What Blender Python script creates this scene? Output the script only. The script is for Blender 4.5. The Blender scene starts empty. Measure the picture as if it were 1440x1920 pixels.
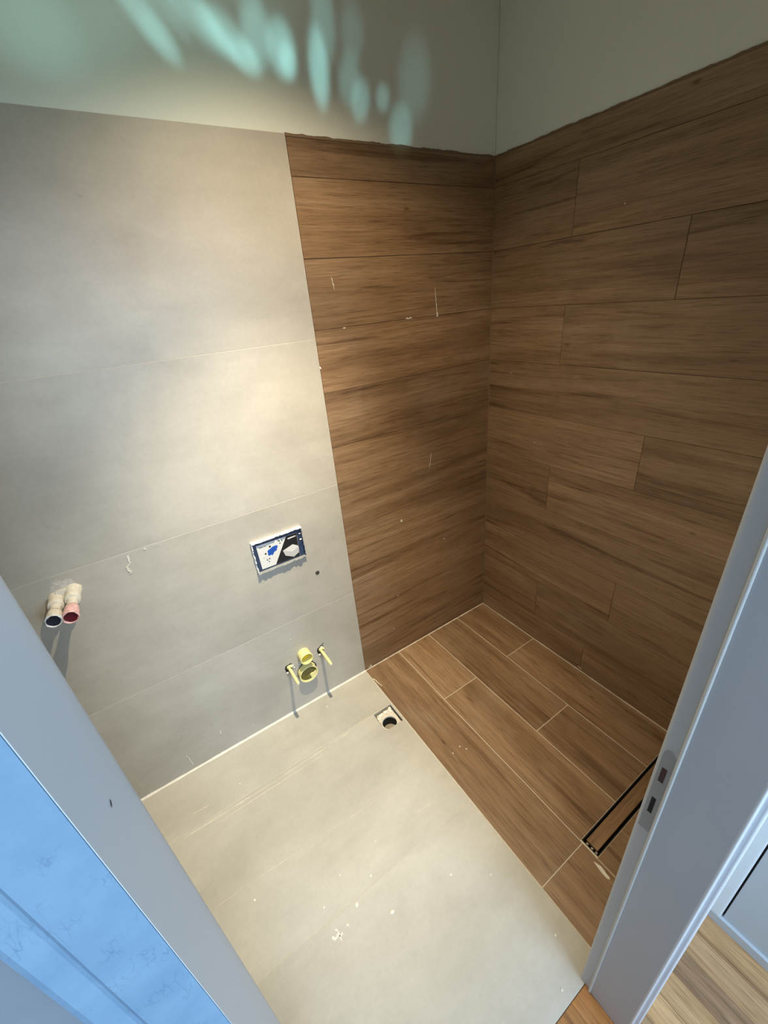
import bpy, bmesh, math, random
from mathutils import Vector, Matrix

random.seed(7)
SC = bpy.context.scene
COL = SC.collection
S = 1.155            # survey units -> metres (gray wall tile = 0.60 m, wood-look tile = 0.231 m)

# ------------------------------------------------------------------ camera
cam_d = bpy.data.cameras.new('camera')
cam = bpy.data.objects.new('camera', cam_d)
COL.objects.link(cam)
_r = Vector((0.83181653, -0.54827652, -0.08645293))
_d = Vector((-0.31627716, -0.34020166, -0.88556851))
_f = Vector((0.456125, 0.76397362, -0.45639271))
cm = Matrix((( _r.x, -_d.x, -_f.x, -1.41404*S),
             ( _r.y, -_d.y, -_f.y, -1.34810*S),
             ( _r.z, -_d.z, -_f.z,  1.62288*S),
             (0, 0, 0, 1)))
cam.matrix_world = cm
cam_d.sensor_width = 36.0
cam_d.lens = 774.81*36.0/1920.0
cam_d.clip_start = 0.01
SC.camera = cam

# ------------------------------------------------------------------ world, daylight, exposure
SC.view_settings.view_transform = 'Standard'
SC.view_settings.look = 'None'
SC.view_settings.gamma = 1.0
SC.view_settings.use_curve_mapping = False
SC.view_settings.exposure = 0.0

W = bpy.data.worlds.new('world'); SC.world = W; W.use_nodes = True
W.node_tree.nodes['Background'].inputs[0].default_value = (0.55, 0.72, 1.0, 1)
W.node_tree.nodes['Background'].inputs[1].default_value = 0.50

def area(name, loc, target, size, size_y, power, color):
    l = bpy.data.lights.new(name, 'AREA'); l.shape = 'RECTANGLE'
    l.size = size; l.size_y = size_y; l.energy = power; l.color = color
    o = bpy.data.objects.new(name, l); COL.objects.link(o)
    o.location = loc
    o.rotation_euler = (Vector(target)-Vector(loc)).to_track_quat('-Z', 'Y').to_euler()
    return o
# daylight of the hall window behind the photographer
area('hall_window_daylight', (-1.12, -3.6, 2.05), (-1.45, -1.0, 0.7), 1.0, 1.1, 76, (0.56, 0.77, 1.0))

def spot(name, loc, target, power, color, size, blend, radius, scale=None, roll=0.0):
    l = bpy.data.lights.new(name, 'SPOT')
    l.energy = power; l.color = color; l.spot_size = size; l.spot_blend = blend; l.shadow_soft_size = radius
    o = bpy.data.objects.new(name, l); COL.objects.link(o)
    o.location = loc
    q = (Vector(target)-Vector(loc)).to_track_quat('-Z', 'Y')
    o.rotation_euler = (q.to_matrix() @ Matrix.Rotation(roll, 3, 'Z')).to_euler()
    if scale: o.scale = (scale[0], scale[1], 1)
    return o
# the bathroom's ceiling downlight
DL = (-0.94*S, -0.64*S, 2.36*S)
spot('ceiling_downlight', DL, (-1.09*S, -0.13*S, 0), 238, (1.0, 0.85, 0.58), math.radians(63), 1.0, 0.012)      # beam
spot('ceiling_downlight_spill', DL, (-0.84*S, 0.0, 0), 72, (1.0, 0.80, 0.52), math.radians(120), 1.0, 0.012)  # spill of the same lamp

# reflected sunlight patches on the wall, each thrown by an added hall spot
GL = Vector((-1.18*S, -1.75*S, 0.9*S))
for (x, z, sx, sz, roll, p) in [(-1.100, 2.225, 0.105, 0.032, -0.8, 1.0), (-1.05, 2.25, 0.08, 0.026, -0.8, 0.6),
    (-1.072, 2.187, 0.054, 0.03, -0.7, 0.5),
    (-0.985, 2.245, 0.105, 0.036, -0.7, 1.0), (-0.94, 2.215, 0.07, 0.026, -0.7, 0.7),
    (-0.905, 2.206, 0.085, 0.034, -0.7, 1.1),
    (-0.880, 2.182, 0.05, 0.03, -0.5, 0.9),
    (-0.84, 2.231, 0.046, 0.067, 0, 1.2),
    (-0.778, 2.209, 0.046, 0.057, 0.1, 1.7),
    (-0.765, 2.188, 0.029, 0.037, 0.2, 1.1),
    (-0.677, 2.184, 0.035, 0.08, 0, 1.9),
    (-0.648, 2.279, 0.042, 0.083, 0, 0.7),
    (-0.585, 2.174, 0.042, 0.057, -0.2, 0.6),
    (-0.554, 2.133, 0.037, 0.05, -0.3, 0.9),
    (-0.475, 2.148, 0.029, 0.033, 0, 0.7),
    (-0.415, 2.079, 0.05, 0.067, 0, 0.8),
    (-0.353, 2.201, 0.071, 0.1, 0, 0.35),
    (-0.562, 2.272, 0.046, 0.06, 0, 0.35),
    (-1.239, 2.201, 0.188, 0.1, 0.3, 0.25),
    (-1.331, 2.171, 0.125, 0.083, 0, 0.3)]:
    t = Vector((x*S, 0, z*S)); d = (t-GL).length
    rr = max(sx, sz)*S*1.05
    spot('window_glint', GL, t, 84*p, (0.42, 0.95, 0.95), 2*math.atan(rr/d), 1.0, 0.01,
         (sx/max(sx, sz), sz/max(sx, sz)), roll)

# added broad teal fill spot that brightens the upper plaster
spot('upper_wall_fill', GL, (-1.22*S, 0, 2.56*S), 44, (0.66, 1.0, 0.84), 2*math.atan(.30), 1.0, 0.05)

# ------------------------------------------------------------------ materials
def mat(name, rough=0.5, metal=0.0, base=(0.5, 0.5, 0.5)):
    m = bpy.data.materials.new(name); m.use_nodes = True
    b = m.node_tree.nodes['Principled BSDF']
    b.inputs['Base Color'].default_value = (*base, 1)
    b.inputs['Roughness'].default_value = rough
    b.inputs['Metallic'].default_value = metal
    return m, m.node_tree, b
def N(t, kind, **kw):
    n = t.nodes.new(kind)
    for k, v in kw.items():
        if k in n.inputs.keys() if isinstance(k, str) else False: n.inputs[k].default_value = v
        else: setattr(n, k, v)
    return n
def noise(t, vec, scale, detail=4, rough=.55, dist=0.0):
    n = t.nodes.new('ShaderNodeTexNoise'); n.inputs['Scale'].default_value = scale
    n.inputs['Detail'].default_value = detail; n.inputs['Roughness'].default_value = rough
    n.inputs['Distortion'].default_value = dist
    if vec is not None: t.links.new(vec, n.inputs['Vector'])
    return n.outputs['Fac']
def ramp(t, fac, stops):
    r = t.nodes.new('ShaderNodeValToRGB'); t.links.new(fac, r.inputs[0])
    e = r.color_ramp.elements
    while len(e) < len(stops): e.new(0.5)
    for i, (p, c) in enumerate(stops):
        e[i].position = p; e[i].color = (*c, 1) if len(c) == 3 else c
    return r.outputs[0]
def mul(t, a, b, fac=1.0):
    n = t.nodes.new('ShaderNodeMix'); n.data_type = 'RGBA'; n.blend_type = 'MULTIPLY'
    n.inputs[0].default_value = fac
    t.links.new(a, n.inputs[6])
    if isinstance(b, tuple): n.inputs[7].default_value = (*b, 1)
    else: t.links.new(b, n.inputs[7])
    return n.outputs[2]
def mixc(t, fac, a, b):
    n = t.nodes.new('ShaderNodeMix'); n.data_type = 'RGBA'
    t.links.new(fac, n.inputs[0])
    for i, c in ((6, a), (7, b)):
        if isinstance(c, tuple): n.inputs[i].default_value = (*c, 1)
        else: t.links.new(c, n.inputs[i])
    return n.outputs[2]
def mapv(t, vec, scale):
    n = t.nodes.new('ShaderNodeMapping'); n.inputs['Scale'].default_value = scale
    t.links.new(vec, n.inputs['Vector']); return n.outputs[0]
def bump(t, b, h, strength, dist=0.002):
    n = t.nodes.new('ShaderNodeBump'); n.inputs['Strength'].default_value = strength
    n.inputs['Distance'].default_value = dist
    t.links.new(h, n.inputs['Height']); t.links.new(n.outputs[0], b.inputs['Normal'])
def objcoord(t, shift=13.0):
    tc = t.nodes.new('ShaderNodeTexCoord'); oi = t.nodes.new('ShaderNodeObjectInfo')
    m = t.nodes.new('ShaderNodeMath'); m.operation = 'MULTIPLY'; m.inputs[1].default_value = shift
    t.links.new(oi.outputs['Random'], m.inputs[0])
    a = t.nodes.new('ShaderNodeVectorMath'); a.operation = 'ADD'
    t.links.new(tc.outputs['Object'], a.inputs[0]); t.links.new(m.outputs[0], a.inputs[1])
    return a.outputs[0], oi.outputs['Random']

def wood_material(name, dark, mid, light, rough):
    m, t, b = mat(name, rough)
    v, rnd = objcoord(t, 37.0)
    broad = noise(t, mapv(t, v, (1.0, 11, 1)), 1.0, 3, .5, .8)
    c = ramp(t, broad, [(.20, dark), (.48, mid), (.80, light)])
    grain = noise(t, mapv(t, v, (5, 120, 1)), 1.0, 5, .65, .3)
    c = mul(t, c, ramp(t, grain, [(.30, (.72, .70, .67)), (.64, (1.06, 1.06, 1.06))]))
    streak = noise(t, mapv(t, v, (1.25, 26, 1)), 1.0, 5, .62, .9)
    c = mul(t, c, ramp(t, streak, [(.55, (1, 1, 1)), (.63, (.72, .67, .62)), (.72, (.42, .36, .32))]))
    pores = noise(t, mapv(t, v, (14, 420, 1)), 1.0, 2, .5)
    c = mul(t, c, ramp(t, pores, [(.32, (.66, .63, .60)), (.47, (1, 1, 1))]))
    vo = t.nodes.new('ShaderNodeTexVoronoi'); vo.inputs['Scale'].default_value = 1.0
    t.links.new(mapv(t, v, (2.2, 6.0, 1)), vo.inputs['Vector'])
    c = mul(t, c, ramp(t, vo.outputs['Distance'], [(.0, (.34, .28, .24)), (.02, (.6, .55, .5)), (.045, (1, 1, 1))]))
    c = mul(t, c, ramp(t, rnd, [(0, (.86, .86, .87)), (1, (1.10, 1.08, 1.06))]))
    dust = noise(t, mapv(t, v, (3, 3, 3)), 1.0, 5, .6, .5)
    c = mixc(t, ramp(t, dust, [(.55, (0, 0, 0)), (.85, (.22, .22, .22))]), c, (.42, .36, .29))
    t.links.new(c, b.inputs['Base Color'])
    bump(t, b, grain, .12, .001)
    rr = ramp(t, dust, [(.3, (rough-.06,)*3), (.8, (rough+.18,)*3)]); t.links.new(rr, b.inputs['Roughness'])
    return m
WOOD = wood_material('walnut_look_porcelain', (.170, .098, .050), (.285, .180, .102), (.390, .265, .165), .42)
PARQ = [wood_material('oak_parquet', (.36, .19, .075), (.60, .34, .155), (.74, .45, .23), .42),
        wood_material('oak_parquet_dark', (.22, .11, .05), (.36, .20, .10), (.48, .28, .15), .42),
        wood_material('oak_parquet_orange', (.28, .11, .025), (.42, .18, .045), (.52, .25, .07), .45)]

def tile_material(name, c0, c1, tint):
    m, t, b = mat(name, .48)
    v, rnd = objcoord(t, 5.0)
    cl = noise(t, v, 2.6, 6, .6, .4)
    c = ramp(t, cl, [(.3, c0), (.7, c1)])
    sp = noise(t, v, 70, 4, .7)
    c = mul(t, c, ramp(t, sp, [(.25, (.95, .95, .945)), (.6, (1.02, 1.02, 1.02))]))
    st = noise(t, mapv(t, v, (2.0, 9, 1)), 1.6, 5, .6, .6)
    c = mul(t, c, ramp(t, st, [(.35, (.955, .955, .95)), (.65, (1.02, 1.02, 1.02))]))
    pt = noise(t, v, 26, 3, .5)
    c = mul(t, c, ramp(t, pt, [(.20, (.80, .79, .77)), (.27, (1, 1, 1))]))
    c = mul(t, c, tint)
    t.links.new(c, b.inputs['Base Color'])
    bump(t, b, sp, .10, .0008)
    return m
TILE = tile_material('greige_porcelain', (.42, .395, .35), (.54, .515, .465), (1, 1, 1))
TILEF = tile_material('greige_porcelain_floor', (.43, .415, .37), (.55, .535, .485), (1, 1, 1))

def plain(name, base, rough=.5, metal=0.0, var=.06, scale=30, bmp=.05):
    m, t, b = mat(name, rough, metal)
    v, rnd = objcoord(t, 9.0)
    n = noise(t, v, scale, 4, .6)
    lo = tuple(c*(1-var) for c in base); hi = tuple(min(1, c*(1+var)) for c in base)
    t.links.new(ramp(t, n, [(.3, lo), (.7, hi)]), b.inputs['Base Color'])
    if bmp: bump(t, b, n, bmp, .001)
    return m
PAINT = plain('matt_wall_paint', (.80, .84, .79), .85, 0, .02, 200, .08)
CEIL = plain('ceiling_paint', (.84, .86, .86), .9, 0, .02, 150, .05)
GROUT_L = plain('sandy_grout', (.60, .55, .46), .9, 0, .12, 60, .2)
GROUT_D = plain('brown_grout', (.20, .135, .085), .9, 0, .12, 60, .2)
GROUT_G = plain('pale_gray_grout', (.56, .53, .47), .9, 0, .1, 60, .2)
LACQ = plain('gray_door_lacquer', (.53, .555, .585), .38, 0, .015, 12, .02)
LACQ_W = plain('white_door_lacquer', (.80, .84, .88), .32, 0, .015, 12, .02)
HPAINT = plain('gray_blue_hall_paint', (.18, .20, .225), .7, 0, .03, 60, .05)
SEAL = plain('cream_rubber_seal', (.66, .66, .62), .6, 0, .03, 40, 0)
STEEL = plain('satin_strike_steel', (.36, .37, .37), .5, .2, .04, 50, .02)
BLACK = plain('black_void', (.008, .008, .008), .8, 0, .1, 20, 0)
DKRED = plain('dark_red_latch_pocket', (.07, .028, .028), .7, 0, .2, 90, 0)
SLOT = plain('dark_drain_steel', (.030, .026, .022), .5, .3, .3, 120, .1)
CREAM = plain('cream_brass_fitting', (.72, .69, .61), .55, 0, .12, 120, .3)
WHITEP = plain('white_plastic', (.78, .78, .76), .45, 0, .03, 40, .02)
CAPRED = plain('dark_red_cap', (.10, .003, .014), .5, 0, .2, 80, .1)
CAPPINK = plain('pink_red_cap_rim', (.74, .47, .48), .5, 0, .25, 80, .1)
CAPBLUE = plain('dark_blue_cap', (.008, .012, .028), .5, 0, .2, 80, .1)
CAPRIM = plain('pale_blue_cap_rim', (.66, .70, .74), .5, 0, .1, 80, .1)
YEL = plain('pale_yellow_plastic', (.90, .85, .42), .4, 0, .03, 40, 0)
YELB = plain('yellow_pipe_plastic', (.74, .52, .02), .4, 0, .05, 40, 0)
OLIVE = plain('olive_cap_plastic', (.14, .125, .025), .35, 0, .2, 40, .1)
MORT = plain('pale_mortar', (.68, .63, .53), .95, 0, .14, 90, .5)
MORTG = plain('gray_mortar', (.53, .51, .47), .95, 0, .16, 90, .6)
MORTW = plain('white_plaster', (.82, .79, .72), .95, 0, .08, 90, .4)
SILT = plain('gray_silt', (.36, .32, .27), .9, 0, .25, 60, .5)
NAVY = plain('navy_film', (.030, .048, .105), .35, 0, .35, 60, .4)
FOAM = plain('white_foam_edge', (.84, .84, .82), .8, 0, .05, 90, .4)
SHADEG = plain('sleeve_shadow_gray', (.26, .28, .30), .8, 0, .1, 90, .3)  # shadow under the card painted as gray on the lower sleeve edge
CARD = plain('white_card', (.74, .74, .73), .45, 0, .02, 40, 0)
INK = plain('black_ink', (.010, .010, .012), .45, 0, .2, 60, 0)
INKG = plain('gray_ink', (.25, .25, .26), .5, 0, .1, 60, 0)
INKB = plain('blue_ink', (.012, .085, .46), .45, 0, .15, 60, 0)
BOXW = plain('printed_white', (.70, .70, .69), .5, 0, .02, 40, 0)
BOXG = plain('printed_gray', (.52, .52, .52), .5, 0, .02, 40, 0)

def daylight_tint_material():  # blue cast of the hall daylight put into the casing colour
    m, t, b = mat('daylight_tinted_casing', .75); b.inputs['Specular IOR Level'].default_value = .2
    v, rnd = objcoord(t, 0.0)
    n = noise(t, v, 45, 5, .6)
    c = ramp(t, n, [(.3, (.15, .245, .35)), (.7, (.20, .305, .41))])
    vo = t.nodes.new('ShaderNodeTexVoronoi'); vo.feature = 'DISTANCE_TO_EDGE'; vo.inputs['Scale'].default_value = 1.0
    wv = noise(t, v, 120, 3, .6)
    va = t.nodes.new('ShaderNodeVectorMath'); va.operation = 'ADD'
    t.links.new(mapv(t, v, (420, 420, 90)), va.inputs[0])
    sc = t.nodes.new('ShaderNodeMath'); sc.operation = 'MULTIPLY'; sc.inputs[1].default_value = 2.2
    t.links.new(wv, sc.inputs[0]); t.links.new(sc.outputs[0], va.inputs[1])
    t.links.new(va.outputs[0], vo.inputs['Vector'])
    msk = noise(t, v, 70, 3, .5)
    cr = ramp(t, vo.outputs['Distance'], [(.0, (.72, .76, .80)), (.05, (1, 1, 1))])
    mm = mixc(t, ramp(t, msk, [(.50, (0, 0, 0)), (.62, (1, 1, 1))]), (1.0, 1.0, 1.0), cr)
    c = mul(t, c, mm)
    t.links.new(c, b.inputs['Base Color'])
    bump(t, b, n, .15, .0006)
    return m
DAYBLUE = daylight_tint_material()

# ------------------------------------------------------------------ mesh helpers (survey units in, metres out)
def link(name, verts, faces, m, parent=None, origin=(0, 0, 0), smooth=False, label=None):
    """verts are absolute survey coordinates; origin is the object's own base (survey units)."""
    o3 = Vector(origin)
    me = bpy.data.meshes.new(name)
    me.from_pydata([tuple((Vector(v)-o3)*S) for v in verts], [], faces)
    bm = bmesh.new(); bm.from_mesh(me); bmesh.ops.recalc_face_normals(bm, faces=bm.faces); bm.to_mesh(me); bm.free()
    me.update()
    if m: me.materials.append(m)
    if smooth:
        for p in me.polygons: p.use_smooth = True
    o = bpy.data.objects.new(name, me); COL.objects.link(o)
    if parent:
        o.parent = parent
        base = parent
        off = Vector(parent['_w']) if '_w' in parent else Vector((0, 0, 0))
        o.location = (o3*S) - off
    else:
        o.location = o3*S
    o['_w'] = tuple(o3*S)
    if label: o['label'] = label
    return o
def empty(name, loc):
    o = bpy.data.objects.new(name, None); COL.objects.link(o)
    o.location = Vector(loc)*S; o.empty_display_size = .05; o['_w'] = tuple(Vector(loc)*S)
    return o
def tag(o, label, cat, group=None):
    o['label'] = label; o['category'] = cat
    if group: o['group'] = group
    return o
def structure(o, label=None):
    o['kind'] = 'structure'
    if label: o['label'] = label
    return o
def boxvf(x0, x1, y0, y1, z0, z1):
    v = [(x0, y0, z0), (x1, y0, z0), (x1, y1, z0), (x0, y1, z0), (x0, y0, z1), (x1, y0, z1), (x1, y1, z1), (x0, y1, z1)]
    f = [(0, 3, 2, 1), (4, 5, 6, 7), (0, 1, 5, 4), (1, 2, 6, 5), (2, 3, 7, 6), (3, 0, 4, 7)]
    return v, f
def box(name, x0, x1, y0, y1, z0, z1, m, parent=None, origin=None, label=None):
    v, f = boxvf(x0, x1, y0, y1, z0, z1)
    return link(name, v, f, m, parent, origin or (0, 0, 0), False, label)
def extrude_profile(pts, a0, a1, axis='z'):
    """pts: 2-D polygon; swept along axis from a0 to a1."""
    n = len(pts); v = []
    for a in (a0, a1):
        for p in pts:
            v.append((p[0], p[1], a) if axis == 'z' else ((a, p[0], p[1]) if axis == 'x' else (p[0], a, p[1])))
    f = [tuple(range(n))[::-1], tuple(range(n, 2*n))]
    for i in range(n):
        j = (i+1) % n; f.append((i, j, n+j, n+i))
    return v, f
def prism(name, pts, a0, a1, axis, m, parent=None, origin=(0, 0, 0), smooth=False, label=None):
    v, f = extrude_profile(pts, a0, a1, axis)
    return link(name, v, f, m, parent, origin, smooth, label)
def lathe_y(prof, cx, cz, seg=28, close_start=False, close_end=False, wob=0.0):
    """rings (y, r) around an axis parallel to y through (cx, cz)."""
    v = []; f = []
    for k, (y, r) in enumerate(prof):
        for i in range(seg):
            a = 2*math.pi*i/seg
            rr = r*(1+wob*math.sin(3*a+k*1.7)+wob*.6*math.sin(7*a+k))
            v.append((cx+rr*math.cos(a), y, cz+rr*math.sin(a)))
    for k in range(len(prof)-1):
        for i in range(seg):
            j = (i+1) % seg
            f.append((k*seg+i, k*seg+j, (k+1)*seg+j, (k+1)*seg+i))
    if close_start: f.append(tuple(range(seg)))
    if close_end: f.append(tuple(range((len(prof)-1)*seg, len(prof)*seg)))
    return v, f
def lathe_z(prof, cx, cy, seg=32, close_start=False, close_end=False):
    v = []; f = []
    for k, (z, r) in enumerate(prof):
        for i in range(seg):
            a = 2*math.pi*i/seg
            v.append((cx+r*math.cos(a), cy+r*math.sin(a), z))
    for k in range(len(prof)-1):
        for i in range(seg):
            j = (i+1) % seg
            f.append((k*seg+i, k*seg+j, (k+1)*seg+j, (k+1)*seg+i))
    if close_start: f.append(tuple(range(seg)))
    if close_end: f.append(tuple(range((len(prof)-1)*seg, len(prof)*seg)))
    return v, f
def smooth_sharp(o, ang=35):
    for p in o.data.polygons: p.use_smooth = True
    bm = bmesh.new(); bm.from_mesh(o.data)
    for e in bm.edges:
        if len(e.link_faces) == 2 and e.calc_face_angle(0) > math.radians(ang): e.smooth = False
    bm.to_mesh(o.data); bm.free()
def grid_slab(name, xs, ys, z0, z1, hole, m, parent=None, origin=(0, 0, 0)):
    """flat slab made of cells between the cuts xs, ys; cells for which hole(i, j) holds are left open."""
    nx, ny = len(xs)-1, len(ys)-1
    solid = lambda i, j: 0 <= i < nx and 0 <= j < ny and not hole(i, j)
    v = []; f = []
    def quad(*q):
        b = len(v); v.extend(q); f.append((b, b+1, b+2, b+3))
    for i in range(nx):
        for j in range(ny):
            if not solid(i, j): continue
            a, b, c, d = xs[i], xs[i+1], ys[j], ys[j+1]
            quad((a, c, z1), (b, c, z1), (b, d, z1), (a, d, z1))
            quad((a, d, z0), (b, d, z0), (b, c, z0), (a, c, z0))
            if not solid(i-1, j): quad((a, d, z1), (a, d, z0), (a, c, z0), (a, c, z1))
            if not solid(i+1, j): quad((b, c, z1), (b, c, z0), (b, d, z0), (b, d, z1))
            if not solid(i, j-1): quad((a, c, z1), (a, c, z0), (b, c, z0), (b, c, z1))
            if not solid(i, j+1): quad((b, d, z1), (b, d, z0), (a, d, z0), (a, d, z1))
    o = link(name, v, f, m, parent, origin)
    bm = bmesh.new(); bm.from_mesh(o.data); bmesh.ops.remove_doubles(bm, verts=bm.verts, dist=1e-6)
    bmesh.ops.recalc_face_normals(bm, faces=bm.faces); bm.to_mesh(o.data); bm.free()
    return o

TH = 0.009   # tile thickness
def piece(name, parent, center, length, width, basis, m, th=TH, c=0.0007):
    """one tile or plank: local x along its length, y across, z out of the surface. center lies on the face."""
    l, w = length/2, width/2
    v = []
    for (z, k) in ((-th, 0), (-c, 0), (0, c)):
        v += [(-l+k, -w+k, z), (l-k, -w+k, z), (l-k, w-k, z), (-l+k, w-k, z)]
    f = [(0, 3, 2, 1), (8, 9, 10, 11)]
    for r in (0, 4):
        for i in range(4):
            j = (i+1) % 4; f.append((r+i, r+j, r+4+j, r+4+i))
    me = bpy.data.meshes.new(name)
    me.from_pydata([tuple(Vector(p)*S) for p in v], [], f); me.update(); me.materials.append(m)
    o = bpy.data.objects.new(name, me); COL.objects.link(o)
    o.parent = parent
    o.matrix_local = Matrix.Translation(Vector(center)*S - Vector(parent.get('_w', (0, 0, 0)))) @ basis.to_4x4()
    o['_w'] = tuple(Vector(center)*S)
    return o
B_BACK = Matrix(((1, 0, 0), (0, 0, -1), (0, 1, 0)))            # x along wall, y up, normal -y
B_RIGHT = Matrix(((0, 0, -1), (-1, 0, 0), (0, 1, 0)))          # x towards camera, y up, normal -x
B_FLOOR = Matrix(((1, 0, 0), (0, 1, 0), (0, 0, 1)))
B_FLOORY = Matrix(((0, -1, 0), (1, 0, 0), (0, 0, 1)))          # length along y

GAP = 0.0017
XW = -0.805        # where the wood look starts
HT = 2.043         # top of the tiling
XL = -2.35         # left wall of the bathroom
YF = -1.218        # bathroom face of the door wall
ZC = 2.48          # ceiling

# ------------------------------------------------------------------ bathroom shell
# floor bed with the two drain openings
DX0, DX1, DY0, DY1 = -0.903, -0.815, -0.331, -0.234           # square floor drain opening
LX0, LX1, LY0, LY1 = -0.599, -0.012, -1.092, -1.034           # linear drain opening
xs = [XL, DX0, DX1, LX0, LX1, 0.0]; ys = [YF-.012, LY0, LY1, DY0, DY1, 0.0]
floor = structure(grid_slab('floor', xs, ys, -0.12, -.0005,
                  lambda i, j: (i == 1 and j == 3) or (i == 3 and j == 1), GROUT_L), 'tiled bathroom floor, greige tiles beside wood-look shower planks')
# gray floor tiles
gx = [(-2.35, -1.845), (-1.845, XW-.001)]
gy = [(-0.2285, 0.0), (-0.735, -0.2285), (YF-.012, -0.735)]
for (a, b) in gx:
    for k, (c, d) in enumerate(gy):
        if a > -1.9 and k < 2:
            continue
        piece('floor_tile', floor, ((a+b)/2, (c+d)/2, 0), b-a-GAP, d-c-GAP, B_FLOOR, TILEF)
# the two tiles notched around the square drain
ymid = -0.2285
def cut_tile(c, d, hy0, hy1):
    a, b = gx[1]; g = GAP/2
    xs_ = [a+g, DX0, DX1, b-g]
    ys_ = sorted({c+g, d-g, max(c+g, hy0), min(d-g, hy1)})
    return grid_slab('floor_tile', xs_, ys_, -TH, 0, lambda i, j: i == 1 and hy0 <= (ys_[j]+ys_[j+1])/2 <= hy1, TILEF, floor, ((a+b)/2, (c+d)/2, 0))
cut_tile(-0.735, ymid, DY0, DY1)
piece('floor_tile', floor, ((gx[1][0]+gx[1][1])/2, ymid/2, 0), gx[1][1]-gx[1][0]-GAP, -ymid-GAP, B_FLOOR, TILEF)
# wood-look floor planks, running away from the door
cols = [(XW+.001, -.604), (-.604, -.405), (-.405, -.200), (-.200, 0.0)]
ends = [[-1.041], [-.360, LY1], [-.702, LY1], [-.030-.33, LY1]]
for (a, b), e in zip(cols, ends):
    y1 = 0.0
    for y0 in e+[None]:
        if y0 is None:
            if b < -.6: y0 = YF
            else: break
        piece('floor_plank', floor, ((a+b)/2, (y0+y1)/2, 0), y1-y0-GAP*1.3, b-a-GAP*1.3, B_FLOORY, WOOD)
        y1 = y0
for (a, b) in ((-.604, -.36), (-.36, 0.0)):
    piece('floor_plank', floor, ((a+b)/2, (YF+LY0)/2, 0), LY0-YF-GAP, b-a-GAP, B_FLOORY, WOOD)
piece('floor_plank', floor, (LX1/2, (LY0+LY1)/2, 0), LY1-LY0-GAP, -LX1-.0005, B_FLOORY, WOOD)

# back wall
wall_back = structure(box('wall_back', XL-.12, .13, .0022, .14, -.02, ZC, GROUT_D), 'back wall, greige tiles and wood-look planks under matt paint')
box('plaster', XL, 0.0, .0008, .0030, HT, ZC, PAINT, wall_back, (XL/2, 0, HT))
box('grout_bed', XL, XW, .0003, .0026, 0, HT, GROUT_G, wall_back, (XL/2, 0, 0))
rows_g = [0.0, .487, 1.008, 1.526, HT]
for k in range(4):
    for (a, b) in ((-2.35, -1.845), (-1.845, XW)):
        piece('wall_tile', wall_back, ((a+b)/2, 0, (rows_g[k]+rows_g[k+1])/2), b-a-GAP, rows_g[k+1]-rows_g[k]-GAP*.8, B_BACK, TILE)
rows_w = [0.0]+[.15+.2*k for k in range(10)]+[HT-.004]
for k in range(11):
    h = rows_w[k+1]-rows_w[k]
    piece('wall_plank', wall_back, (XW/2+.0005, -.0005-.0008*random.random(), (rows_w[k]+rows_w[k+1])/2), -XW-GAP*1.2, h-GAP*.8, B_BACK, WOOD)
# right wall, third bond
wall_right = structure(box('wall_right', .0022, .13, -1.5, .0022, -.02, ZC, GROUT_D), 'right wall, wood-look planks in third bond under matt paint')
box('plaster', .0008, .0030, YF, .0008, HT, ZC, PAINT, wall_right, (0, -.6, HT))
joint = {0: -.345, 1: -.345-.69, 2: -.70, 3: -.345-.69, 4: -.352, 5: -.695, 6: -1.04, 7: -.347, 8: -.698, 9: -.345, 10: -1.04}
joint.update({0: -.62, 1: -.35})
for k in range(11):
    z0, z1 = rows_w[k], rows_w[k+1]
    e = [0.0, joint[k], YF]
    for y1, y0 in zip(e[:-1], e[1:]):
        piece('wall_plank', wall_right, (-.0008*random.random(), (y0+y1)/2, (z0+z1)/2), y1-y0-GAP*.8, z1-z0-GAP*.7, B_RIGHT, WOOD)
wall_left = structure(box('wall_left', XL-.12, XL, YF, 0, -.02, ZC, PAINT), 'left bathroom wall')
ceiling = structure(box('ceiling', XL-.12, .13, -3.6, .14, ZC, ZC+.08, CEIL), 'ceiling')

# pale sealing beads where floor and walls meet
def bead(name, p0, p1, up, out, r, m, parent):
    """a wobbly cove bead from p0 to p1."""
    p0, p1, up, out = map(Vector, (p0, p1, up, out)); n = 46; v = []; f = []
    for i in range(n+1):
        t = i/n; c = p0.lerp(p1, t)
        q = r*(.75+.5*random.random())
        v += [tuple(c), tuple(c+up*q), tuple(c+up*q*.38+out*q*.38), tuple(c+out*q)]
    for i in range(n):
        for k in range(4):
            a = i*4+k; b = i*4+(k+1) % 4
            f.append((a, b, b+4, a+4))
    return link(name, v, f, m, parent, tuple((p0+p1)/2))
bead('grout_bead', (XL, -.0005, 0), (XW, -.0005, 0), (0, 0, 1), (0, -1, 0), .0060, MORTW, floor)
bead('grout_bead', (XW, -.0010, 0), (0, -.0010, 0), (0, 0, 1), (0, -1, 0), .0032, MORT, floor)
bead('grout_bead', (-.0010, 0, 0), (-.0010, YF, 0), (0, 0, 1), (-1, 0, 0), .0028, GROUT_L, floor)
bead('grout_bead', (-.0008, -.0010, 0), (-.0008, -.0010, HT), (-1, 0, 0), (0, -1, 0), .0022, GROUT_D, wall_back)
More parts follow.
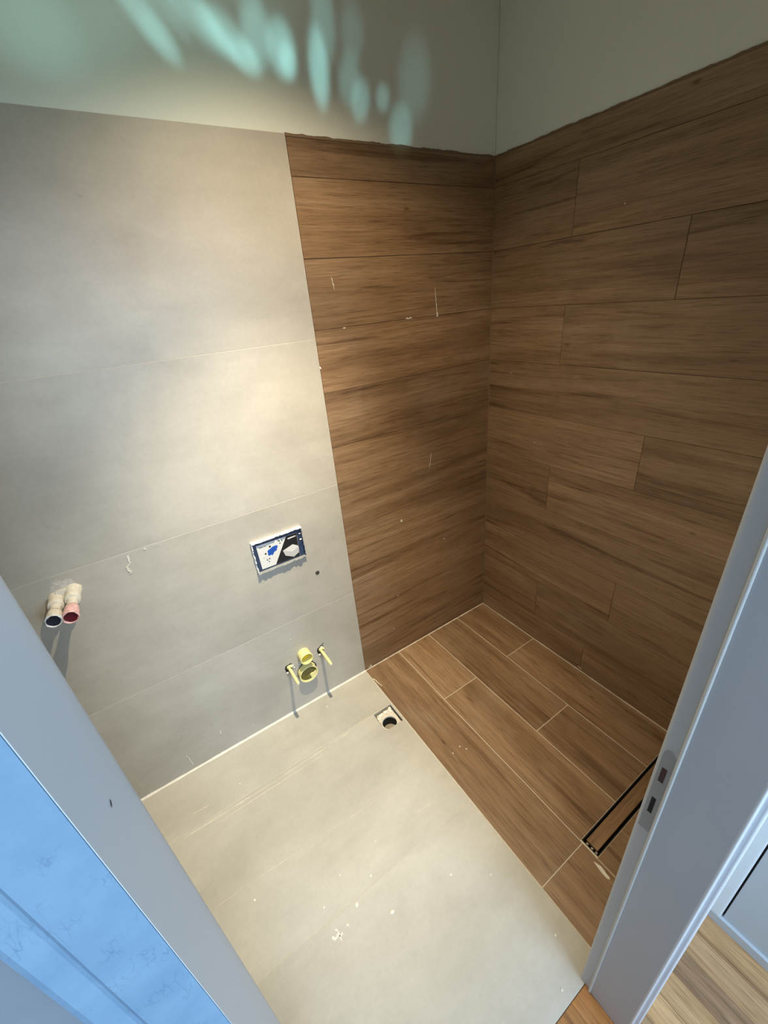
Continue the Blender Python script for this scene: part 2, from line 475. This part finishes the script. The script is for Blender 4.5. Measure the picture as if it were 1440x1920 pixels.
# ragged adhesive edge along the top of the tiling
def ragged(name, p0, p1, out, m, parent, amp, n=90):
    p0, p1, out = map(Vector, (p0, p1, out)); v = []; f = []; h = 0
    for i in range(n+1):
        c = p0.lerp(p1, i/n); h = .6*h+.4*random.uniform(-1, 1)
        a = amp*(h+.15*random.uniform(-1, 1))
        v += [tuple(c+Vector((0, 0, -.006))), tuple(c+Vector((0, 0, .001+max(-.004, a)))),
              tuple(c+out*.0026+Vector((0, 0, max(-.004, a)))), tuple(c+out*.0026+Vector((0, 0, -.006)))]
    for i in range(n):
        for k in range(4):
            f.append((i*4+k, i*4+(k+1) % 4, i*4+4+(k+1) % 4, i*4+4+k))
    return link(name, v, f, m, parent, tuple((p0+p1)/2))
ragged('adhesive_edge', (XW, .0005, HT), (0, .0005, HT), (0, -1, 0), GROUT_D, wall_back, .0030)
ragged('adhesive_edge', (.0005, 0, HT), (.0005, -.9, HT), (-1, 0, 0), GROUT_D, wall_right, .003)

# ------------------------------------------------------------------ door wall and frame
XR, XJ = -0.879, -1.450      # right and left reveal faces
HD = 1.84                    # clear height
YH = -1.333                  # hall face right of the door
wall_front = structure(box('wall_front', XR+.022, .13, YH, YF, -.02, ZC, PAINT), 'door wall between bathroom and hall')
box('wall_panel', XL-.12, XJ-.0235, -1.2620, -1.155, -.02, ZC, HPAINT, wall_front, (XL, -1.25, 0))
box('wall_panel', XJ-.0235, XR+.022, -1.262, -1.225, HD+.03, ZC, PAINT, wall_front, (-1.1, -1.25, HD))
door = structure(empty('door_1', ((XR+XJ)/2, -1.27, 0)), 'gray lacquered door frame of the bathroom')
DO = ((XR+XJ)/2, -1.27, 0)
def arc(cx, cy, r, a0, a1, n=7, ry=None):
    ry = ry or r
    return [(cx+r*math.cos(math.radians(a0+(a1-a0)*i/(n-1))), cy+ry*math.sin(math.radians(a0+(a1-a0)*i/(n-1)))) for i in range(n)]
# right lining: rebate on the bathroom side, stop face on the hall side
RB = XR+.0022
prof = [(XR+.03, -1.331), (XR, -1.331), (XR, -1.2475), (RB, -1.2475), (RB, -1.2300)] + arc(RB+.004, -1.2245, .004, 180, 90, 6, .0075) + [(XR+.03, -1.217)]
jr = prism('jamb', prof, 0, HD+.03, 'z', LACQ, door, DO); smooth_sharp(jr, 40)
prof = [(RB+.001, -1.2475), (RB-.0030, -1.2472)] + arc(RB-.0035, -1.2445, .0016, 260, 100, 5, .0025) + [(RB+.001, -1.2415)]
js = prism('door_seal', prof, 0, HD, 'z', SEAL, door, DO, label='pale rubber seal strip'); smooth_sharp(js, 40)
# right casing with two beads
prof = [(XR+.0005, -1.331)] + arc(XR+.0030, -1.3335, .0032, 150, 260, 6, .0030) + [(XR+.0052, -1.3345), (XR+.0080, -1.3375)] + arc(XR+.0115, -1.3415, .0040, 160, 270, 7, .0040) + [(XR+.060, -1.3455), (XR+.068, -1.340), (XR+.068, -1.331)]
cr_ = prism('casing', prof, 0, HD+.05, 'z', LACQ_W, door, DO, label='white casing with rounded beads'); smooth_sharp(cr_, 24)
# left lining with a rounded bathroom edge
prof = [(XJ-.03, -1.2608), (XJ-.0002, -1.2608), (XJ-.0002, -1.2670), (XJ, -1.2670), (XJ, -1.236)] + arc(XJ-.010, -1.230, .010, 0, 90, 8, .013) + [(XJ-.03, -1.217)]
jl = prism('jamb', prof, 0, HD+.03, 'z', LACQ, door, DO); smooth_sharp(jl, 40)
# left casing with blue daylight painted in, grooved near its outer edge
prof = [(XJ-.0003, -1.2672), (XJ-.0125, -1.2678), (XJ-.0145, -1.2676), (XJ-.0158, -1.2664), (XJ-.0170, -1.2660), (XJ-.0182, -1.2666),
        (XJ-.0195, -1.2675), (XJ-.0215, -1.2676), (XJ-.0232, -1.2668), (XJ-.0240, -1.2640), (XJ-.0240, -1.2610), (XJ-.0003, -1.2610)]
cl_ = prism('casing', prof, 0, HD+.05, 'z', DAYBLUE, door, DO, label='grooved casing in painted daylight blue'); smooth_sharp(cl_, 18)
# head pieces, above the picture
box('jamb', XJ-.03, XR+.03, -1.2665, -1.217, HD, HD+.03, LACQ, door, DO)
box('casing', XJ, XR+.06, -1.2690, -1.2610, HD+.005, HD+.05, LACQ_W, door, DO)
# strike plate with rounded top and its two pockets, let into the rebate
zt, zb = .975, .757
py0, py1 = -1.2395, -1.2225
pts = [(py0, zb)] + [(py1, zb)] + [(py1, zt-.02)] + [(-1.231+.0085*math.cos(math.radians(a)), zt-.020+.020*math.sin(math.radians(a))) for a in (25, 50, 75, 95)] + [(py0, zt-.010)]
sp_ = prism('strike_plate', pts, RB-.0008, RB+.002, 'x', STEEL, door, DO, label='satin steel strike plate')
box('latch_pocket', RB-.0012, RB-.0004, -1.2350, -1.2275, .895, .930, DKRED, sp_, DO, 'dark reddish latch pocket')
box('bolt_pocket', RB-.0012, RB-.0004, -1.2345, -1.2280, .808, .850, BLACK, sp_, DO, 'black bolt pocket')
v, f = lathe_z([(0, .0), (0, .0016)], 0, 0, 10)
scr = link('screw', [(RB-.0011, -1.2305+p[0], .780+p[1]) for p in v], f, STEEL, sp_, DO)
# little fleck of dirt on the left lining
v, f = lathe_z([(0, .0), (0, .0012)], 0, 0, 8)
link('dirt_fleck', [(XJ+.0002, -1.2478+p[0]*.7+p[1]*.5, 1.507+p[1]*.55) for p in v], f, BLACK, jl, DO)

# ------------------------------------------------------------------ hall
hall_floor = structure(box('floor_hall', XL-.12, .13, -3.6, YF-.0125, -.12, -.0035, GROUT_D), 'oak strip floor of the hall')
rw = .0655; k = 0; x = -.4755
while x > -1.60:
    y = YF-.0135-(random.random()*.3 if k else 0)
    first = True
    while y > -2.1:
        l = random.uniform(.35, .6); y0 = y-l
        top = YF-.0135 if first else y
        m = PARQ[2] if x < -.84 else (PARQ[1] if (k in (2,) and first) else (PARQ[0] if random.random() < .75 else PARQ[1]))
        piece('parquet_strip', hall_floor, (x-rw/2, (top+y0)/2, -.002), top-y0-.0006, rw-.0006, B_FLOORY, m)
        y = y0; first = False
    x -= rw; k += 1
wall_hall = structure(box('wall_hall_right', -.452, .13, -3.6, -1.5, -.02, ZC, PAINT), 'hall wall beyond the door')
box('wall_panel', -.452, .13, -1.5, YH, -.02, ZC, PAINT, wall_hall, (-.3, -1.4, 0))
door2 = structure(empty('door_2', (-.465, -1.7, 0)), 'white flush door in the hall')
D2 = (-.465, -1.7, 0)
prof = [(-.452, -1.3335), (-.478, -1.3335), (-.478, -1.356)] + arc(-.473, -1.361, .005, 180, 270, 5) + [(-.452, -1.366)]
c2 = prism('casing', prof, .034, 2.0, 'z', LACQ_W, door2, D2); smooth_sharp(c2, 40)
box('door_gap', -.462, -.4525, -1.3700, -1.366, .034, 2.0, BLACK, door2, D2, 'dark gap beside the leaf')
box('door_leaf', -.470, -.4525, -2.05, -1.3702, .034, 2.0, LACQ, door2, D2)
base_h = structure(box('baseboard_hall', -.4795, -.4525, -2.05, -1.3337, -.001, .033, LACQ, None, (-.466, -1.6, 0)), 'plinth strip under the hall door')

# ------------------------------------------------------------------ fittings on the back wall
# cistern access opening: ragged film sleeve around a printed card
CX, CZ = -1.079, .815
cover = tag(empty('cistern_access_cover', (CX, 0, .765)), 'printed card in ragged blue and white sleeve on gray tile wall', 'cover')
CO = (CX, 0, .765)
def strip_ragged(name, a, b, depth, th, horizontal, m, parent, origin, n=26, rag=.35, label=None):
    """a sleeve side standing out of the wall between a and b (x,z), thickness th, with a torn front edge."""
    v = []; f = []
    for i in range(n+1):
        t = i/n; x = a[0]+(b[0]-a[0])*t; z = a[1]+(b[1]-a[1])*t
        d = depth*(1-rag*random.random()**2)
        o = (0, th) if horizontal else (th, 0)
        v += [(x, -.0006, z), (x, -d, z), (x+o[0], -d*(1-.2*random.random()), z+o[1]), (x+o[0], -.0006, z+o[1])]
    for i in range(n):
        for k in range(4):
            f.append((i*4+k, i*4+(k+1) % 4, i*4+4+(k+1) % 4, i*4+4+k))
    f += [(0, 1, 2, 3), (n*4+3, n*4+2, n*4+1, n*4)]
    return link(name, v, f, m, parent, origin, False, label)
x0, x1, z0, z1 = -1.176, -.984, .764, .893
box('backing_film', x0+.001, x1-.001, -.0012, -.0004, z0, z1, NAVY, cover, CO, 'navy film behind the card')
strip_ragged('sleeve_side', (x0, z1-.004), (x1, z1-.004), .0150, .005, True, FOAM, cover, CO, 34, .35, 'white torn top edge')
strip_ragged('sleeve_side', (x0, z0), (x0, z1-.002), .012, .004, False, FOAM, cover, CO, 22, .7, 'white and blue torn left edge')
strip_ragged('sleeve_side', (x1-.004, z0), (x1-.004, z1-.002), .011, .004, False, NAVY, cover, CO, 22, .5, 'navy torn right edge')
strip_ragged('sleeve_side', (x0, z0), (x1, z0), .0175, .002, True, SHADEG, cover, CO, 26, .3, 'lower edge in shadow gray')
for (z, dz) in ((.782, .010), (.800, .006), (.850, .012), (.838, .006)):
    box('torn_patch', x0+.003, x0+.006, -.0105, -.0016, z, z+dz, NAVY, cover, CO)
for (z, dz) in ((.862, .004), (.836, .004)):
    box('torn_patch', x1-.012, x1-.0035, -.0040, -.0016, z, z+dz, FOAM, cover, CO)
yc = -.0030
kx = [(-1.157, .7735), (-1.007, .7715), (-1.003, .871), (-1.159, .8745)]
card = prism('printed_card', kx, -.0014, yc, 'y', CARD, cover, CO, label='white and black printed card')
def flat(name, pts, m, off, parent=card):
    v = [(x, yc-off, z) for x, z in pts]
    n = len(pts)
    return link(name, v+[(x, yc, z) for x, z in pts], [tuple(range(n))]+[(i, (i+1) % n, n+(i+1) % n, n+i) for i in range(n)], m, parent, CO)
flat('black_print', [(-1.104, .7733), (-1.0075, .7718), (-1.0035, .8707), (-1.045, .8715)], INK, .0003)
flat('white_bar_print', [(-1.0415, .8610), (-1.0385, .8625), (-1.0095, .8625), (-1.0080, .8605), (-1.0090, .8585), (-1.0400, .8570)], BOXW, .0006)
flat('box_print', [(-1.068, .818), (-1.027, .830), (-1.009, .818), (-1.0055, .809), (-1.009, .787), (-1.031, .776), (-1.062, .794)], BOXG, .0006)
flat('box_print', [(-1.068, .818), (-1.027, .830), (-1.009, .818), (-1.0055, .811), (-1.033, .800)], BOXW, .0008)
flat('blue_print', [(-1.123, .841), (-1.100, .851), (-1.086, .851), (-1.082, .845), (-1.088, .836), (-1.089, .830), (-1.099, .828), (-1.108, .816), (-1.113, .821), (-1.118, .819), (-1.124, .821)], INKB, .0004)
for (x, z, r) in ((-1.111, .855, .0040), (-1.132, .832, .0036), (-1.073, .864, .0026), (-1.063, .861, .0022), (-1.072, .854, .0024), (-1.122, .807, .0026), (-1.131, .805, .0026), (-1.126, .796, .0022)):
    flat('dot_print', [(x+r*math.cos(a*math.pi/4), z+r*math.sin(a*math.pi/4)) for a in range(8)], INK, .0005)
for k in range(8):     # the small gray line of lettering, too fine to read
    xx = -1.150+k*.0036
    flat('lettering_print', [(xx, .8605), (xx+.0026, .8607), (xx+.0026, .8607+.004+.001*(k % 3 == 0)), (xx, .8605+.004)], INKG, .0004)
for k in range(4):
    xx = -1.146+k*.0036
    flat('lettering_print', [(xx, .8165), (xx+.0026, .8165), (xx+.0026, .819), (xx, .819)], BOXG, .0004)

# drilled hole with its dark plug, right of the cover
v, f = lathe_y([(-.0003, .0085), (-.0018, .0078), (-.0022, .0050), (-.0020, .0015)], -.951, .661, 14, False, True, .07)
tag(link('wall_plug', v, f, plain('dark_gray_plug', (.035, .033, .03), .7, 0, .3, 90, .2), None, (-.951, 0, .661)), 'small dark plugged drill hole beside the printed card', 'plug')

# threaded rods for the toilet, in yellow sleeves
def rod(x, z, label, tails):
    o = (x, 0, z)
    r = tag(empty('toilet_rod', o), label, 'rod', 'toilet fixing rods')
    pts = [(x-.016, z-.018), (x+.010, z-.021), (x+.016, z-.006), (x+.015, z+.012), (x+.011, z+.017), (x-.013, z+.014), (x-.018, z+.003)]
    prism('wall_cutout', pts, -.0014, -.0003, 'y', BLACK, r, o, label='dark square cut in the tile')
    v, f = lathe_y([(-.001, .0062), (-.012, .0066), (-.098, .0064), (-.104, .0060), (-.104, .0030), (-.098, .0030)], x, z-.002, 16, False, True)
    smooth_sharp(link('sleeve', v, f, YEL, r, o, label='pale yellow sleeve'), 40)
    v, f = lathe_y([(-.098, .0029), (-.1045, .0029), (-.1065, .0020)], x, z-.002, 12, False, True)
    link('rod_tip', v, f, MORTW, r, o)
    v, f = lathe_y([(-.0014, .0125), (-.006, .0105), (-.012, .0072)], x+.003, z+.001, 14, False, False, .12)
    link('sleeve_collar', v, f, YEL, r, o)
    for (dx, dz, q) in tails:
        v, f = lathe_y([(-.001, q), (-.004, q*.8), (-.006, q*.2)], x+dx, z+dz, 8, False, True, .15)
        link('mortar_dab', v, f, MORTW, r, o)
    return r
rod(-1.156, .262, 'yellow sleeved toilet rod left of the yellow pipes', [(-.012, -.024, .005), (.016, .002, .005), (.020, -.012, .004)])
rd = rod(-1.004, .270, 'yellow sleeved toilet rod right of the yellow pipes', [(-.010, -.024, .006), (.004, .012, .006)])
prism('crack', [(-1.006, .285), (-.998, .290), (-.985, .297), (-.984, .299), (-.999, .293), (-1.008, .288)], -.0012, -.0003, 'y', BLACK, rd, (-1.004, 0, .270))

# flush pipe stub
fx, fz = -1.083, .299
fl = tag(empty('flush_pipe', (fx, 0, fz)), 'small bright yellow open pipe stub above the round olive cap', 'pipe')
v, f = lathe_y([(-.0004, .0270), (-.026, .0275), (-.040, .0285), (-.043, .0278), (-.044, .0262), (-.043, .0242), (-.034, .0236), (-.004, .0232)], fx, fz, 32)
smooth_sharp(link('pipe_wall', v, f, YEL, fl, (fx, 0, fz)), 50)
v, f = lathe_y([(-.016, .0235), (-.018, .0205), (-.019, .002)], fx, fz, 28, False, True)
link('inner_membrane', v, f, YELB, fl, (fx, 0, fz), True, 'deep yellow inner membrane')
# waste pipe with transparent cap
wx, wz = -1.086, .198
wp = tag(empty('waste_pipe', (wx, 0, wz)), 'wide round waste outlet with yellow rim and olive cap', 'pipe')
WO = (wx, 0, wz)
v, f = lathe_y([(-.0004, .0415), (-.020, .0415), (-.026, .0425), (-.029, .0420), (-.0295, .0395), (-.028, .0370), (-.012, .0360)], wx, wz, 40)
smooth_sharp(link('pipe_rim', v, f, YEL, wp, WO), 50)
v, f = lathe_y([(-.020, .0368), (-.0210, .031), (-.0235, .0295), (-.0235, .020), (-.0205, .0185), (-.0205, .002)], wx, wz, 40, False, True)
link('pipe_cap', v, f, OLIVE, wp, WO, True, 'olive inner cap with moulded ring')
pts = [(wx+.006, wz-.010)] + [(wx+.0355*math.cos(math.radians(a)), wz+.0355*math.sin(math.radians(a))) for a in (-75, -60, -45, -30, -15, -3)]
prism('cap_flap', pts, -.0200, -.0260, 'y', YEL, wp, WO, label='pale yellow flap inside the rim')
v, f = lathe_y([(-.0006, .0400), (-.0014, .0440), (-.0004, .0455)], wx+.002, wz+.002, 40, False, False, .03)
link('wall_gasket', v, f, BLACK, wp, WO)

# capped water outlets at the washbasin
def outlet(x, z, cap, rim, label, tilt, hot):
    o = (x, 0, z)
    r = tag(empty('water_outlet', o), label, 'pipe fitting', 'water outlets in the gray wall')
    def part(name, prof, m, close=False, wob=0.0, lab=None):
        v, f = lathe_y(prof, x, z, 24, False, close, wob)
        v = [(p[0]+tilt[0]*p[1], p[1], p[2]+tilt[1]*p[1]) for p in v]
        ob = link(name, v, f, m, r, o, False, lab); smooth_sharp(ob, 45); return ob
    part('elbow_collar', [(-.0004, .0215), (-.010, .0205), (-.018, .0190), (-.030, .0195), (-.038, .0200), (-.042, .0185), (-.043, .0135)], CREAM, False, .03)
    part('neck', [(-.040, .0138), (-.050, .0128), (-.064, .0130), (-.070, .0150)], CREAM, False, .02)
    part('cap_shell', [(-.068, .0135), (-.073, .0165), (-.082, .0185), (-.098, .0190), (-.104, .0200)], rim if hot else CREAM, False, .03)
    part('cap_rim', [(-.102, .0196), (-.107, .0200), (-.1085, .0178), (-.106, .0160)], rim, False, .05, 'pink rim' if hot else 'pale rim')
    part('cap_face', [(-.1055, .0165), (-.1045, .0100), (-.1045, .001)], cap, True, .10, 'dark red cap' if hot else 'dark blue cap')
    return r
outlet(-1.7350, .938, CAPBLUE, CAPRIM, 'cream water outlet with dark blue cap beside the door frame', (.05, .08), False)
outlet(-1.6905, .946, CAPRED, CAPPINK, 'cream water outlet with dark red cap right of the blue one', (.12, .22), True)
# mortar around the outlets
def patch(name, cx, cz, rx, rz, th, m, parent, n=26, jag=.3, seed=1):
    rnd = random.Random(seed); v = [(cx, -th, cz)]; f = []
    for i in range(n):
        a = 2*math.pi*i/n; k = 1+jag*rnd.uniform(-1, 1)
        v.append((cx+rx*k*math.cos(a), -.0002, cz+rz*k*math.sin(a)))
    for i in range(n): f.append((0, 1+i, 1+(i+1) % n))
    return link(name, v, f, m, parent, (cx, 0, cz))
patch('mortar_patch', -1.712, .948, .040, .033, .0030, MORTG, wall_back, 30, .22, 4)
patch('mortar_patch', -1.712, .962, .030, .028, .0022, MORTG, wall_back, 30, .25, 5)
box('outlet_bridge', -1.730, -1.695, -.012, -.0005, .930, .962, CREAM, wall_back, (-1.712, 0, .94))

# mortar smears and splashes on the walls
def smear(p0, p1, w, m, parent, plane='back', seed=0):
    rnd = random.Random(seed); n = 12; v = []; f = []
    a, b = Vector(p0), Vector(p1); d = (b-a).normalized(); q = Vector((-d.y, d.x))
    for i in range(n+1):
        t = i/n; c = a.lerp(b, t)+q*w*rnd.uniform(-.35, .35); ww = w*(.25+.75*rnd.random())*(1.0 if 0 < i < n else .2)
        for s in (-1, 1):
            u = c+q*ww*s*.5
            v.append((u.x, -.0019, u.y) if plane == 'back' else ((-.0015, u.x, u.y) if plane == 'right' else (u.x, u.y, .0005)))
    for i in range(n): f.append((2*i, 2*i+1, 2*i+3, 2*i+2))
    c = (a+b)/2
    return link('mortar_smear', v, f, m, parent, (c.x, 0, c.y) if plane == 'back' else ((0, c.x, c.y) if plane == 'right' else (c.x, c.y, 0)))
for i, (p0, p1, w) in enumerate([((-.298, 1.645), (-.292, 1.560), .0032), ((-.292, 1.562), (-.289, 1.545), .011), ((-.720, 1.700), (-.714, 1.664), .0030),
        ((-.343, 1.012), (-.357, .946), .0032), ((-.526, .752), (-.524, .738), .011), ((-.283, .556), (-.279, .549), .008),
        ((-1.530, 1.000), (-1.536, .968), .006), ((-1.538, .972), (-1.546, .935), .013), ((-1.622, .098), (-1.614, .030), .004), ((-1.483, .128), (-1.484, .108), .006),
        ((-.806, 1.440), (-.803, 1.432), .007), ((-1.485, 1.004), (-1.480, .998), .006), ((-1.122, .405), (-1.118, .400), .006), ((-.58, .355), (-.575, .351), .006),
        ((-.700, 1.548), (-.690, 1.549), .005), ((-.44, 1.551), (-.41, 1.553), .006), ((-.785, .012), (-.765, .010), .02), ((-1.360, .06), (-1.362, .055), .006),
        ((-1.76, 1.25), (-1.757, 1.255), .006), ((-.62, .17), (-.615, .165), .005)]):
    smear(p0, p1, w, MORTW if w < .012 else MORT, wall_back, 'back', i)
for i, (p0, p1, w) in enumerate([((-.120, 1.305), (-.123, 1.302), .004), ((-.508, 1.810), (-.512, 1.807), .003), ((-.265, 1.035), (-.268, 1.033), .004), ((-.61, .02), (-.63, .016), .006)]):
    smear(p0, p1, w, MORTW, wall_right, 'right', 60+i)
# pale grout haze streaks on the floor
for i, (p0, p1, w) in enumerate([((-1.70, -.240), (-1.36, -.247), .006), ((-1.36, -.246), (-1.02, -.238), .004), ((-1.60, -.262), (-1.15, -.262), .003),
        ((-1.66, -.500), (-1.36, -.517), .003), ((-1.33, -.520), (-1.02, -.540), .002), ((-.98, -.655), (-.93, -.660), .004), ((-1.66, -.175), (-1.60, -.18), .004), ((-.80, -.065), (-.79, -.13), .008)]):
    smear(p0, p1, w, MORT, floor, 'floor', 90+i)

# ------------------------------------------------------------------ drains
fd = tag(empty('floor_drain', (-.862, -.285, 0)), 'open square floor drain with round black hole in greige tile', 'drain')
FO = (-.862, -.285, 0)
rx, ry, rr = -.8655, -.3040, .0335
n = 32; zt_ = -.0085
v = []; f = []
ring = [(rx+rr*math.cos(2*math.pi*i/n), ry+rr*math.sin(2*math.pi*i/n)) for i in range(n)]
sq = []
ex0, ex1, ey0, ey1 = DX0+.004, DX1-.005, ry-rr-.012, DY1-.007
for i in range(n):
    c, s = math.cos(2*math.pi*i/n), math.sin(2*math.pi*i/n)
    t = min((ex1-rx)/c if c > 1e-6 else 9, (ex0-rx)/c if c < -1e-6 else 9, (ey1-ry)/s if s > 1e-6 else 9, (ey0-ry)/s if s < -1e-6 else 9)
    sq.append((rx+t*c, ry+t*s))
for (x, y) in sq: v.append((x, y, zt_+.0015*random.uniform(-1, 1)))
for (x, y) in ring: v.append((x, y, zt_))
for (x, y) in sq: v.append((x, y, -.03))
for i in range(n):
    j = (i+1) % n
    f += [(i, j, n+j, n+i), (i, 2*n+i, 2*n+j, j)]
link('mortar_collar', v, f, MORT, fd, FO, label='pale mortar packed around the pipe')
for (x, y, a, b, rot) in ((-.878, -.252, .010, .006, .2), (-.852, -.250, .008, .007, -.3), (-.832, -.256, .006, .009, .5), (-.892, -.262, .007, .005, 0), (-.826, -.245, .005, .006, .3)):
    vv, ff = boxvf(-a, a, -b, b, 0, .0045)
    vv = [(x+p[0]*math.cos(rot)-p[1]*math.sin(rot), y+p[0]*math.sin(rot)+p[1]*math.cos(rot), zt_+.0005+p[2]*random.uniform(.6, 1)) for p in vv]
    link('mortar_lump', vv, ff, MORTW, fd, FO)
v, f = lathe_z([(-.012, rr+.004), (-.0045, rr+.003), (-.003, rr+.001), (-.0040, rr-.0015), (-.012, rr-.002)], rx, ry, 36)
smooth_sharp(link('pipe_lip', v, f, MORTW, fd, FO, label='pale rim of the drain pipe'), 50)
v, f = lathe_z([(-.010, rr-.0018), (-.085, rr-.0018)], rx, ry, 36, False, True)
link('pipe_bore', v, f, BLACK, fd, FO, True, 'black pipe bore')
v, f = lathe_z([(-.056, rr-.0022), (-.052, .018), (-.050, .002)], rx, ry, 24, False, True)
link('silt', v, f, SILT, fd, FO, True, 'gray silt in the pipe')

ld = tag(empty('linear_drain', ((LX0+LX1)/2, (LY0+LY1)/2, -.03)), 'long narrow shower drain with wood-look insert and black slots', 'drain')
LO = ((LX0+LX1)/2, (LY0+LY1)/2, -.03)
e = .0015
ch = box('channel', LX0+e, LX1-e, LY0+e, LY1-e, -.034, -.030, SLOT, ld, LO)
for (a, b, c, d) in ((LX0+e, LX0+e+.002, LY0+e, LY1-e), (LX1-e-.002, LX1-e, LY0+e, LY1-e), (LX0+e+.002, LX1-e-.002, LY0+e, LY0+e+.0015), (LX0+e+.002, LX1-e-.002, LY1-e-.0015, LY1-e)):
    box('channel_wall', a, b, c, d, -.030, -.0022, SLOT, ld, LO)
piece('tile_insert', ld, ((LX0+LX1)/2+.003, (LY0+LY1)/2+.0008, -.001), LX1-LX0-.022, .0385, B_FLOOR, WOOD, .012)
box('insert_tray', LX0+.016, LX1-.012, (LY0+LY1)/2-.0195, (LY0+LY1)/2+.0205, -.0300, -.0135, SLOT, ld, LO)
for y in (LY0+.010, (LY0+LY1)/2-.004, (LY0+LY1)/2+.012):
    box('end_clip', LX0+.004, LX0+.010, y-.003, y+.003, -.0300, -.0030, SILT, ld, LO)

# ------------------------------------------------------------------ crumbs and chips lying on the floor
def crumb(x, y, rx, ry, h, rot, seed, m, z=0.0, pointed=False):
    rnd = random.Random(seed); n = 9; v = []; f = []
    for (k, zz) in ((1.0, 0.0002), (.92, h*.55), (.5, h)):
        for i in range(n):
            a = 2*math.pi*i/n; w = k*(1+.25*rnd.uniform(-1, 1))
            if pointed: w *= .55+.45*abs(math.cos(a))
            px, py = rx*w*math.cos(a), ry*w*math.sin(a)
            v.append((x+px*math.cos(rot)-py*math.sin(rot), y+px*math.sin(rot)+py*math.cos(rot), z+zz*(1+.2*rnd.uniform(-1, 1))))
    for r in range(2):
        for i in range(n):
            j = (i+1) % n; f.append((r*n+i, r*n+j, (r+1)*n+j, (r+1)*n+i))
    f += [tuple(range(n))[::-1], tuple(range(2*n, 3*n))]
    return v, f
CR = [(-1.209, -.825, .0065, .0050, 'largest white plaster crumb on the front gray tile'),
      (-1.288, -.749, .0070, .0055, 'white plaster crumb in front of the floor joint, left of the largest'),
      (-1.216, -.713, .0050, .0035, 'white plaster crumb on the floor joint between gray tiles'),
      (-1.007, -.858, .0040, .0035, 'white plaster crumb right of the largest on the front tile'),
      (-1.545, -.555, .0042, .0035, 'white plaster crumb nearest the left door jamb'),
      (-1.374, -.697, .0038, .0032, 'tiny white plaster crumb behind the floor joint, left'),
      (-1.296, -.655, .0034, .0030, 'faint plaster crumb on the warm lit tile'),
      (-1.052, -.068, .0036, .0030, 'plaster crumb close to the back wall under the right rod'),
      (-1.481, -.172, .0034, .0030, 'plaster crumb near the back wall at left'),
      (-1.152, -.642, .0028, .0024, 'speck of plaster on the middle gray tile'),
      (-.906, -.930, .0030, .0030, 'faint plaster speck near the wood edge'),
      (-.740, -.570, .0030, .0024, 'leftmost white speck on the wood-look floor'),
      (-.700, -.565, .0036, .0026, 'middle white speck on the wood-look floor'),
      (-.686, -.588, .0034, .0026, 'rightmost white speck on the wood-look floor'),
      (-.935, -1.205, .0034, .0030, 'plaster speck beside the right door jamb'),
      (-.86, -1.13, .0034, .0030, 'plaster speck between front tile and shower edge')]
for i, (x, y, a, b, lab) in enumerate(CR):
    v, f = crumb(x, y, a, b, .0026, i*.7, i, MORTW)
    tag(link('plaster_crumb', v, f, MORTW, None, (x, y, 0)), lab, 'crumb', 'plaster crumbs on the floor')
# flat scrape of plaster on the front tile
for i, (p0, p1, w) in enumerate([((-1.385, -.775), (-1.352, -.782), .010), ((-1.366, -.760), (-1.362, -.795), .006), ((-1.335, -.770), (-1.330, -.778), .006)]):
    smear(p0, p1, w, MORTW, floor, 'floor', 120+i)
v, f = crumb(-.6215, -1.120, .026, .0085, .0030, math.radians(-98), 44, MORTW, 0.0, True)
tag(link('tile_chip', v, f, MORTW, None, (-.6215, -1.120, 0)), 'pale pointed chip lying on wood floor beside the linear drain', 'chip')
v, f = crumb(-.628, -1.166, .005, .0045, .003, .4, 45, MORT)
tag(link('tile_chip', v, f, MORT, None, (-.628, -1.166, 0)), 'small round crumb by the door jamb, in front of the pale chip', 'chip')

for o in bpy.data.objects:
    if '_w' in o: del o['_w']
